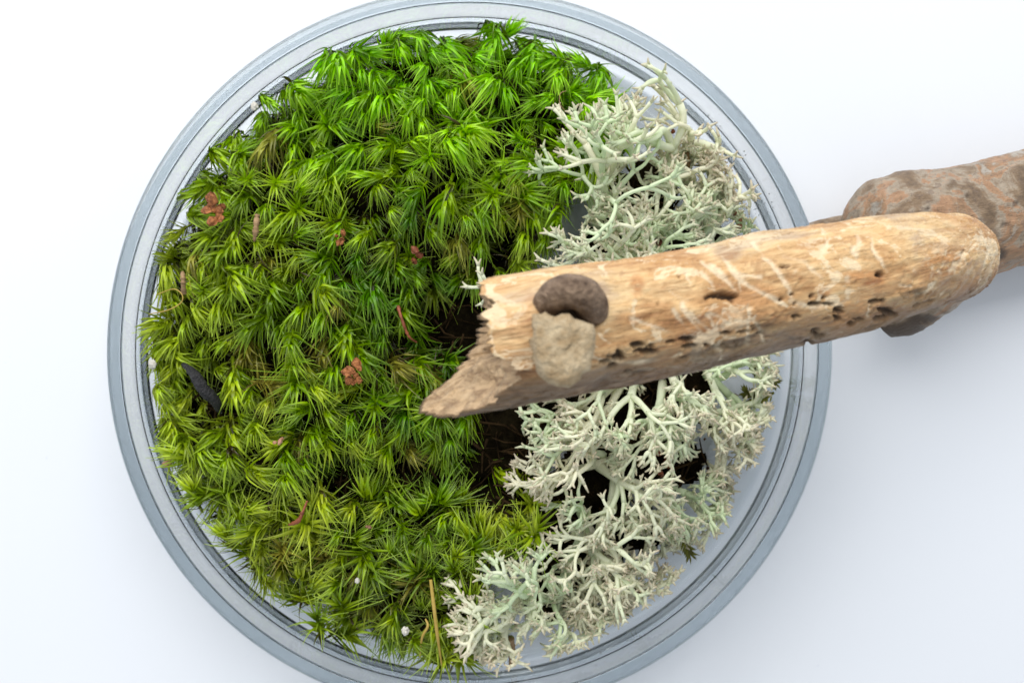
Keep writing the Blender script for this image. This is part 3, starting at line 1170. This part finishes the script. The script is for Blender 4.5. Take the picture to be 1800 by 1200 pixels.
def build_limb():
    nu, nv = 620, 220
    Pp, s, R, T, D, P, PH, SS = wood_tube(path, RAD, nu, nv, 3)
    # ragged broken end: slide the first part of the tube so that every meridian starts at its own place
    deg = (np.degrees(PH[0]) + 180) % 360 - 180
    ks = np.array([-180, -165, -150, -135, -118, -100, -82, -62, -45, -32, -18, -6, 20, 45, 70, 90, 120, 150, 180])
    ex = np.array([850, 815, 775, 748, 728, 738, 788, 832, 868, 886, 868, 842, 843, 848, 862, 875, 880, 870, 850])
    endx = np.interp(deg, ks, ex)
    jag = np.array([mnoise.fractal(Vector((math.cos(p) * 3, math.sin(p) * 3, 5.0)), 0.6, 2.2, 4) for p in PH[0]])
    jag2 = np.array([mnoise.noise(Vector((math.cos(p) * 20, math.sin(p) * 20, 2.0))) for p in PH[0]])
    endx = endx + jag * 19 + jag2 * 12
    x880 = Pp[0]
    kx = (CAMH - 6.75) / FPX
    off = (endx - 880) * kx                               # shift in cm along the axis
    blend = np.clip(1 - s / 1.4, 0, 1) ** 1.0
    ax0 = norm(Pp[8] - Pp[0])
    shift = blend[:, None] * off[None, :]
    P = P + shift[..., None] * ax0
    SS = SS + shift
    # pieces that stick out past the old end also thin towards the tongue tip
    # low frequency undulation + fine relief
    Q = np.stack([SS * 0.5, P[..., 1], P[..., 2]], -1).reshape(-1, 3)
    lo = noise3(Q, 0.9, 4.0).reshape(nu, nv)
    mid = noise3(Q * np.array([0.5, 1, 1]), 5.0, 9.0, 3).reshape(nu, nv)
    hi = noise3(Q * np.array([0.35, 1, 1]), 16.0, 2.0).reshape(nu, nv)
    fib = noise3(Q * np.array([0.10, 1, 1]), 26.0, 6.0).reshape(nu, nv)
    disp = 0.035 * lo + 0.022 * mid + 0.008 * hi - 0.016 * np.clip(np.abs(fib) * -6 + 1, 0, 1) * np.clip(mid * 3 + 0.6, 0, 1)
    px, py = PXY(P)
    facing = D[..., 2] > -0.25
    track = np.zeros((nu, nv))
    pit = np.zeros((nu, nv))
    rust = np.zeros((nu, nv))
    wob = 7.0 * mid + 3.0 * hi
    for poly, w in TRACKS:
        d = seg_dist(px + wob * 1.5, py + wob, poly)
        track = np.maximum(track, np.clip(1.5 - d / (w * (0.62 + 0.8 * mid)), 0, 1) * facing)
    track *= np.clip(0.72 + mid * 1.6 + hi * 0.5, 0, 1)
    d = seg_dist(px, py, ARC)
    pit = np.maximum(pit, np.clip(1.4 - d / 3.2, 0, 1) * facing * 0.8)
    for a, b, rx, ry in PITS:
        d = np.hypot((px + wob * 0.8 - a) / (rx * 0.85), (py + wob * 0.6 - b) / (ry * 0.8)) + 0.9 * mid
        pit = np.maximum(pit, np.clip((1.25 - d) * 2.2, 0, 1) * facing)
    for a, b, rx, ry, st in RUSTS:
        d = np.hypot((px - a) / rx, (py - b) / ry) + 0.4 * mid
        rust = np.maximum(rust, np.clip((1.3 - d) * 1.6, 0, 1) * facing * st)
    coll = np.hypot((px - 1000) / 88, (py - 575) / 92)
    disp += 0.075 * np.exp(-coll ** 4) * facing
    disp -= 0.010 * track + 0.070 * pit
    # coarse bark-beetle scars low on the flank
    fl = np.clip((np.abs(((np.degrees(PH) + 180) % 360 - 180) + 55) < 30) * 1.0, 0, 1)
    sc_ = np.clip(mid * 3 - 1.0, 0, 1) * fl
    disp -= 0.03 * sc_
    pit = np.maximum(pit, sc_ * 0.5)
    rust = np.clip(rust, 0, 1)
    P = P + D * disp[..., None]
    # weathering plus painted shade: darker underside and far from the window side, with the elbow skin
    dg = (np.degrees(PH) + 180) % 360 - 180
    wea_shade = np.interp(dg, [-180, -110, -70, -42, -15, 60, 95, 140, 180], [1, 1, 0.95, 0.55, 0.0, 0.0, 0.2, 0.8, 0.95])
    wea_shade = np.maximum(wea_shade, np.clip(1.4 - SS / 2.6, 0, 1) * np.interp(dg, [-180, -110, -60, -36, -22, 180], [1, 1, 1, 0.8, 0, 0]))
    wea_shade = np.maximum(wea_shade, np.clip((SS - 8.05 + 0.5 * lo) / 0.5, 0, 1) * 0.55)
    V = P.reshape(-1, 3)
    A_w = np.stack([track, pit, rust, np.ones_like(track)], -1).reshape(-1, 4)
    G = np.stack([SS, R[:, None] * np.cos(PH), R[:, None] * np.sin(PH)], -1)
    A_g = np.concatenate([G, np.ones((nu, nv, 1))], -1).reshape(-1, 4)
    A_e = np.stack([wea_shade, np.zeros_like(wea_shade), wea_shade * 0, wea_shade * 0 + 1], -1).reshape(-1, 4)
    i = np.arange(nu - 1)[:, None] * nv
    j = np.arange(nv)[None]
    j2 = (j + 1) % nv
    Fq = np.stack([i + j, i + nv + j, i + nv + j2, i + j2], -1).reshape(-1, 4)
    # broken face at the near end: rings shrinking to a pith line
    ring0 = P[0]
    cen = ring0.mean(0) + ax0 * 0.16
    nr = 26
    capV, capW, capG, capE = [], [], [], []
    for k in range(1, nr + 1):
        f = k / nr
        q = ring0 * (1 - f) + cen * f
        hollow = 0.10 * math.sin(PI * min(1, f * 1.1))
        q = q + ax0 * hollow
        n_ = noise3(q * 1.0, 6.0, 3.0, 3)
        n2_ = noise3(q * 1.0, 2.0, 8.0)
        q = q + ax0[None] * (0.045 * n_ + 0.05 * n2_)[:, None] * min(1, f * 5)
        # the hole in the broken face
        hp = W(868, 622, 7.0)
        qx, qy = PXY(q)
        hole = np.clip(1.3 - np.hypot((qx - 866) / 15, (qy - 622) / 13), 0, 1)
        q = q + ax0[None] * (0.25 * hole)[:, None]
        capV.append(q)
        capW.append(np.stack([np.zeros(nv), hole * 1.0, np.zeros(nv), np.ones(nv)], 1))
        capG.append(np.stack([q[:, 0], q[:, 1], q[:, 2], np.ones(nv)], 1))
        capE.append(np.stack([np.zeros(nv), np.ones(nv), np.zeros(nv), np.ones(nv)], 1))
    capV, capW, capG, capE = map(np.concatenate, (capV, capW, capG, capE))
    nb = len(V)
    V = np.vstack([V, capV])
    A_w = np.vstack([A_w, capW])
    A_g = np.vstack([A_g, capG])
    A_e = np.vstack([A_e, capE])
    rows = [np.arange(nv)] + [nb + k * nv + np.arange(nv) for k in range(nr)]
    Fc = []
    for a, b in zip(rows[:-1], rows[1:]):
        Fc.append(np.stack([a, np.roll(a, -1), np.roll(b, -1), b], 1))
    Fq = np.vstack([Fq] + Fc)
    return mesh_from('limb', V, Fq, M_WOOD, attrs={'wood': A_w, 'grain': A_g, 'weather_shade': A_e})


drift = thing('driftwood', W(1640, 400, 0), 'gnarled tan driftwood branch reaching over the dish with a broken end', 'driftwood')
DO = -np.array(drift.location)


def dlink(name, me):
    return link(name, me, drift, DO.tolist())


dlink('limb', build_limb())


def rough_tube(name, pts, rad, nu, nv, mat, seed, amp=0.06, cap=True, scale=1.2, pits=()):
    Pp, s, R, T, D, P, PH, SS = wood_tube(np.array(pts), rad, nu, nv, seed)
    # round the two ends
    Q = (P * np.array([0.6, 1, 1])).reshape(-1, 3)
    lo = noise3(Q, scale, seed).reshape(nu, nv)
    mid = noise3(Q, scale * 4.5, seed + 3, 3).reshape(nu, nv)
    P = P + D * (amp * lo + amp * 0.45 * mid)[..., None]
    px, py = PXY(P)
    pit = np.clip(mid * 4 - 2.0, 0, 1) * 0.4
    for a, b, rx, ry in pits:
        d = np.hypot((px - a) / rx, (py - b) / ry) + 0.3 * mid
        pit = np.maximum(pit, np.clip((1.25 - d) * 2, 0, 1))
    V = P.reshape(-1, 3)
    i = np.arange(nu - 1)[:, None] * nv
    j = np.arange(nv)[None]
    j2 = (j + 1) % nv
    F = np.stack([i + j, i + nv + j, i + nv + j2, i + j2], -1).reshape(-1, 4).tolist()
    n0 = len(V)
    V = np.vstack([V, P[0].mean(0), P[-1].mean(0)])
    for q in range(nv):
        q2 = (q + 1) % nv
        F.append((n0, q, q2))
        F.append((n0 + 1, (nu - 1) * nv + q2, (nu - 1) * nv + q))
    A = np.zeros((len(V), 4))
    A[:, 3] = 1
    A[:n0, 1] = pit.ravel()
    G = np.ones((len(V), 4))
    G[:n0, 0] = SS.ravel()
    G[:n0, 1:3] = (R[:, None, None] * np.stack([np.cos(PH), np.sin(PH)], -1)).reshape(-1, 2)
    G[:, 0] *= 2.2
    return mesh_from(name, V, F, mat, attrs={'wood': A, 'grain': G})


# thick weathered limb lying on the table behind
o = dlink('back_limb', rough_tube('back_limb',
      [W(1488, 412, 0.80), W(1500, 408, 0.80), W(1530, 402, 0.80), W(1580, 398, 0.82), W(1650, 396, 0.82), W(1720, 386, 0.82), W(1800, 366, 0.84), W(1900, 345, 0.84), W(2050, 330, 0.84), W(2250, 330, 0.84)],
      [0.08, 0.36, 0.64, 0.78, 0.80, 0.82, 0.80, 0.78, 0.76, 0.7], 150, 100, M_WOODG, 5, 0.055,
      pits=[(1630, 367, 5, 4), (1770, 395, 9, 3), (1755, 445, 14, 12), (1700, 345, 6, 3), (1785, 355, 7, 4)]))
o['label'] = 'thick grey-brown limb lying on the table, out of focus'
o = dlink('stub', rough_tube('stub', [W(1552, 566, 0.75), W(1570, 556, 0.85), W(1600, 538, 1.0), W(1640, 505, 1.3), W(1660, 460, 1.7), W(1650, 430, 2.0)],
                             [0.23, 0.32, 0.36, 0.40, 0.42, 0.4], 60, 28, M_WOODG, 8, 0.06, pits=[(1562, 580, 26, 34), (1595, 578, 40, 18), (1620, 560, 30, 10)]))  # these entries only colour the broken end darker, without dents
o['label'] = 'dark broken stub pointing down to the table'
dlink('side_twig', rough_tube('side_twig', [W(1405, 404, 0.55), W(1440, 401, 0.5), W(1480, 397, 0.5), W(1530, 398, 0.6)],
                              [0.06, 0.12, 0.15, 0.2], 30, 20, M_WOODG, 9, 0.02))

# dark rounded knot and the pale chipped twig stub that stand up from the near end
kn = dlink('knot', rough_tube('knot', [W(957, 556, 7.02), W(961, 536, 7.22), W(976, 519, 7.30), W(1000, 512, 7.32), (W(1026, 518, 7.28)), W(1041, 538, 7.18), W(1044, 560, 6.98)],
                               [0.09, 0.11, 0.125, 0.13, 0.125, 0.115, 0.09], 60, 40, M_KNOB, 3, 0.03))
kn['label'] = 'dark brown rounded knot'


def chip_mesh():
    # outline in photo pixels of the flat face, thickness going down into the limb
    out = [(946, 552), (962, 550), (978, 556), (988, 551), (1003, 550), (1012, 560), (1030, 565), (1047, 570), (1051, 585), (1049, 612),
           (1043, 634), (1040, 652), (1026, 658), (1022, 668), (1004, 680), (982, 680), (962, 668), (949, 650), (944, 628), (941, 600), (943, 574)]
    zt = 7.62
    top = np.array([W(a, b, zt) for a, b in out])
    c = top.mean(0)
    top = np.vstack([top, np.roll(top, -1, 0)]).reshape(2, -1, 3)
    t2 = np.empty((len(out) * 2, 3))
    t2[0::2] = top[0]
    t2[1::2] = (top[0] + top[1]) / 2
    n = len(t2)
    rings, nr = [], 12
    for k in range(nr):                    # from the centre of the face outwards
        f = (k + 1) / nr
        q = c * (1 - f) + t2 * f
        z = 0.022 * noise3(q * np.array([1, 1, 1]), 7.0, 2.0, 4) - 0.06 * (f ** 6)
        q = q + np.array([0, 0, 1]) * z[:, None]
        q[:, 2] -= 0.10 * (q[:, 1] - c[1] + 0.2)   # face tilts up to the front
        rings.append(q)
    edge = rings[-1]
    for k in range(1, 10):                 # side wall down into the limb
        f = k / 9
        q = edge.copy()
        q[:, :2] = c[:2] + (q[:, :2] - c[:2]) * (1 + 0.04 * math.sin(f * 3) - 0.10 * f)
        q[:, 2] -= 0.62 * f
        q += 0.012 * rng.normal(size=q.shape)
        rings.append(q)
    V = np.vstack([c[None] + np.array([[0, 0, 0.01]])] + rings)
    F = [(0, 1 + q, 1 + (q + 1) % n) for q in range(n)]
    for k in range(len(rings) - 1):
        for q in range(n):
            q2 = (q + 1) % n
            a = 1 + k * n
            F.append((a + q, a + n + q, a + n + q2, a + q2))
    return mesh_from('chipped_twig', V, F, M_CHIP)


o = dlink('twig_stub', chip_mesh())
o['label'] = 'pale chipped twig stub with a flat broken face'


# ------------------------------------------------------------------ small debris in the moss
def scale_cluster(name, px, py, z, size, mat, label, cat, n=7, seed=0, group=None):
    """several small curled bud scales in one tight cluster"""
    r = random.Random(seed)
    c = W(px, py, z)
    t = thing(name, c, label, cat, group)
    for i in range(n):
        a = 2 * PI * i / n + r.uniform(-.4, .4)
        rad = size * r.uniform(0.25, 0.75) if i else 0
        V, F = [], []
        m_, k_ = 6, 5
        ln, wd = size * r.uniform(0.5, 0.8), size * r.uniform(0.28, 0.42)
        for u in range(m_):
            for v in range(k_):
                s_ = u / (m_ - 1)
                w_ = (v / (k_ - 1) - 0.5) * 2
                ww = wd * math.sin(PI * (0.12 + 0.80 * s_)) * (1 + r.uniform(-.12, .12))
                V.append((ln * (s_ - 0.3), w_ * ww, 0.45 * wd * (1 - w_ * w_) + 0.25 * ln * math.sin(s_ * 2.2) + r.uniform(-.06, .06) * wd))
        nn = len(V)
        V += [(x, y, z_ - size * 0.07) for x, y, z_ in V]
        for u in range(m_ - 1):
            for v in range(k_ - 1):
                q = (u * k_ + v, (u + 1) * k_ + v, (u + 1) * k_ + v + 1, u * k_ + v + 1)
                F.append(q)
                F.append(tuple(nn + x for x in reversed(q)))
        bd = [u * k_ for u in range(m_)] + [(m_ - 1) * k_ + v for v in range(1, k_)] + [u * k_ + k_ - 1 for u in range(m_ - 2, -1, -1)] + [v for v in range(k_ - 2, 0, -1)]
        for q in range(len(bd)):
            p0, p1 = bd[q], bd[(q + 1) % len(bd)]
            F.append((p0, p1, nn + p1, nn + p0))
        o = link('scale', mesh_from('scale', V, F, mat), t, (rad * math.cos(a), rad * math.sin(a), r.uniform(-0.5, 0.35) * size))
        k_s = r.uniform(0.6, 1.35)
        o.scale = (k_s * r.uniform(0.8, 1.4), k_s, k_s)
        o.rotation_euler = (r.uniform(-.9, .9), r.uniform(-1.0, .6), a + r.uniform(-.6, .6))
    return t


GD = 'brown bud scale fragments caught in the moss'
scale_cluster('bud_scale_cluster', 381, 370, 1.78, 0.195, M_RUST, 'round orange-brown bud scale cluster in the moss near the left glass wall', 'bud scales', 9, 1, GD)
scale_cluster('bud_scale_cluster', 598, 422, 2.02, 0.128, M_RUST, 'small rusty bud scale cluster in the centre of the green moss', 'bud scales', 5, 2, GD)
scale_cluster('bud_scale_cluster', 624, 657, 2.02, 0.173, M_RUST, 'shiny red-brown bud scale cluster left of the broken driftwood tip', 'bud scales', 8, 3, GD)
scale_cluster('bud_scale', 493, 776, 1.85, 0.150, M_PINK, 'flat pinkish bud scale lying in the moss in the lower left', 'bud scale', 2, 4, GD)
scale_cluster('bud_scale', 300, 812, 1.25, 0.135, M_PINK, 'pink scale fragment pressed against the lower left glass wall', 'bud scale', 2, 5, GD)
scale_cluster('bud_scale', 735, 448, 1.75, 0.150, M_BARK, 'dark red scale sunk in the moss above the driftwood end', 'bud scale', 3, 6, GD)
scale_cluster('bud_scale', 648, 925, 1.55, 0.090, M_PINK, 'small dull pink scale in the lower moss tufts', 'bud scale', 2, 7, GD)
scale_cluster('bud_scale', 1303, 386, 1.3, 0.165, M_BROWN, 'upper dark brown husk beside the right-hand lichen', 'bud scale', 3, 8, GD)
scale_cluster('bud_scale', 1313, 412, 1.25, 0.135, M_RUST, 'lower red-brown husk just above the driftwood at the right wall', 'bud scale', 2, 9, GD)
scale_cluster('bark_flake', 1172, 812, 1.25, 0.300, M_BARK, 'large red bark flake lying among the lower lichen', 'bark flake', 3, 10)
scale_cluster('bark_flake', 1062, 338, 1.2, 0.300, M_BARK, 'dark red-brown bark flake showing between the upper lichen clumps', 'bark flake', 3, 11)
scale_cluster('bark_flake', 1155, 425, 1.15, 0.210, M_BARK, 'small brown bark flake between lichen stems just above the driftwood', 'bark flake', 2, 12)
scale_cluster('bark_flake', 1180, 232, 1.0, 0.150, M_BARK, 'narrow dark bark flake inside the tallest lichen clump', 'bark flake', 2, 13)
scale_cluster('leaf_scrap', 1127, 1035, 0.95, 0.315, M_BROWN, 'torn brown leaf scrap under the lower lichen', 'leaf scrap', 2, 14)


def crumb(px, py, z, s, label, seed):
    o = blob(3, (s, s * 1.2, s * 0.8), W(px, py, z), M_WHITE, 'white_crumb', None, 0.5, 2.2, seed)
    tag(o, label, 'crumb', 'white crumbs in the dish')


crumb(712, 1108, 1.45, 0.050, 'bright white crumb on the moss tuft near the bottom of the dish', 1.0)
crumb(628, 1020, 1.40, 0.032, 'small pinkish white crumb between the lower moss tufts', 2.0)
crumb(447, 187, 1.35, 0.05, 'white crumb at the upper left edge of the moss by the glass', 3.0)
crumb(268, 640, 1.15, 0.055, 'white crumb beside the left glass wall above the black twig', 4.0)


def twig(name, pts, rad, mat, label, cat, sides=9, bump=0.0, seed=1, group=None):
    P = catmull([W(*p) for p in pts], 26)
    c = P.mean(0)
    r = np.interp(np.linspace(0, 1, 26), np.linspace(0, 1, len(rad)), rad)
    rg = np.random.default_rng(seed)
    if bump:
        r = r * (1 + bump * rg.normal(size=26))
    T = Tubes(sides)
    T.add(P - c, r)
    me = T.mesh(name, mat)
    o = link(name, me, None, c.tolist())
    tag(o, label, cat, group)
    return o


twig('charred_twig', [(322, 640, 1.30), (340, 656, 1.46), (358, 684, 1.46), (378, 704, 1.36), (388, 725, 1.15)], [0.03, 0.06, 0.085, 0.09, 0.07, 0.04], M_BLACK,
     'short black charred twig lying in the left moss gap', 'twig', 14, 0.09)
twig('straw', [(757, 1018, 1.62), (762, 1060, 1.66), (768, 1110, 1.6), (777, 1172, 1.35)], [0.022, 0.026, 0.024, 0.010], M_STRAW,
     'long thin yellow straw lying over the moss at the bottom of the dish', 'straw', 8)
twig('straw', [(748, 1087, 1.5), (752, 1100, 1.55), (742, 1120, 1.5), (738, 1155, 1.3)], [0.012, 0.02, 0.018, 0.008], M_STRAW,
     'short hooked yellowish stalk left of the long yellow straw', 'straw', 8)
twig('moss_stalk', [(540, 880, 1.65), (532, 900, 1.7), (524, 915, 1.7), (508, 922, 1.6)], [0.016, 0.022, 0.034, 0.018], M_BARK,
     'reddish twisted stalk in the lower left moss', 'stalk', 8, 0.15, 3)
twig('moss_stalk', [(700, 538, 1.8), (706, 560, 1.9), (718, 590, 1.85), (733, 602, 1.7)], [0.026, 0.020, 0.018, 0.012], M_BARK,
     'reddish brown stalk in the dark moss left of the driftwood', 'stalk', 8, 0.15, 4)
twig('moss_stalk', [(321, 478, 1.55), (322, 495, 1.6), (323, 515, 1.5)], [0.03, 0.035, 0.04], M_TAN,
     'short upright brown stalk near the left glass wall', 'stalk', 8, 0.2, 5)
twig('moss_stalk', [(452, 378, 1.85), (450, 400, 1.9), (447, 425, 1.85)], [0.03, 0.04, 0.02], M_TAN,
     'brownish stalk right of the round orange bud scale cluster', 'stalk', 8, 0.2, 6)
twig('moss_stalk', [(898, 1120, 0.95), (899, 1145, 0.8), (900, 1168, 0.6)], [0.05, 0.06, 0.045], M_TAN,
     'brown stalk standing under the lowest lichen clump at the bottom wall', 'stalk', 8, 0.12, 7)
twig('moss_stalk', [(1240, 300, 0.6), (1212, 305, 0.8), (1208, 270, 1.0), (1215, 330, 0.9)][1:], [0.03, 0.03, 0.025], M_TAN,
     'tan stalk standing among the tallest lichen clump', 'stalk', 8, 0.15, 8)
twig('curled_fibre', [(262, 552, 1.5), (295, 545, 1.7), (318, 532, 1.75), (320, 518, 1.75), (305, 508, 1.7), (275, 518, 1.6)], [0.007, 0.008, 0.006], M_STRAW,
     'fine curled pale fibre over the moss by the left glass wall', 'fibre', 6)
twig('curled_fibre', [(993, 195, 2.0), (984, 182, 2.05), (985, 165, 2.05), (995, 160, 2.0)], [0.006, 0.006, 0.005], M_TAN,
     'fine curled brown fibre above the upright lichen at the top', 'fibre', 6)


def sprig(pts, label, seed, mat=M_OLIVE, leaf=0.17):
    rg = random.Random(seed)
    P = catmull([W(*p) for p in pts], 16)
    c = P.mean(0)
    t = thing('moss_sprig', c, label, 'moss sprig', 'loose moss sprigs on the bare glass')
    T = Tubes(6)
    T.add(P - c, np.full(16, 0.022))
    link('stem', T.mesh('stem', mat), t)
    V, F, b = [], [], 0
    for i in range(1, 16):
        for sd in (-1, 1, -1, 1, -1, 1):
            d = norm(P[i] - P[i - 1])
            s = norm(np.cross(d, (0, 0, 1))) * sd
            l = leaf * rg.uniform(0.6, 1.1)
            dd = norm(s * rg.uniform(0.2, 1.0) + d * 0.9 + np.array([0, 0, rg.uniform(-.2, .7)]))
            w = norm(np.cross(dd, (0, 0, 1))) * 0.014
            q = P[i] - c
            V += [q - w * .5, q + w * .5, q + dd * l * .5 - w + np.array([0, 0, .02]), q + dd * l * .5 + w + np.array([0, 0, .02]), q + dd * l]
            F += [(b, b + 1, b + 3, b + 2), (b + 2, b + 3, b + 4)]
            b += 5
    o = link('leaves', mesh_from('leaves', V, F, mat, False), t)
    return t


sprig([(1318, 646, 0.7), (1340, 660, 0.6), (1362, 672, 0.45)], 'olive moss sprig lying on the bare glass right below the driftwood', 1)
sprig([(1185, 925, 0.7), (1200, 948, 0.6), (1212, 972, 0.5)], 'dull olive moss sprig below the grey-green lichen', 2)
sprig([(1100, 1020, 0.7), (1098, 1050, 0.6), (1093, 1080, 0.45)], 'yellow-green moss sprig beside the torn brown leaf scrap', 3)
sprig([(1360, 690, 0.35), (1335, 700, 0.4), (1310, 690, 0.5)], 'small dark moss sprig right of the fan-shaped lichen', 4)
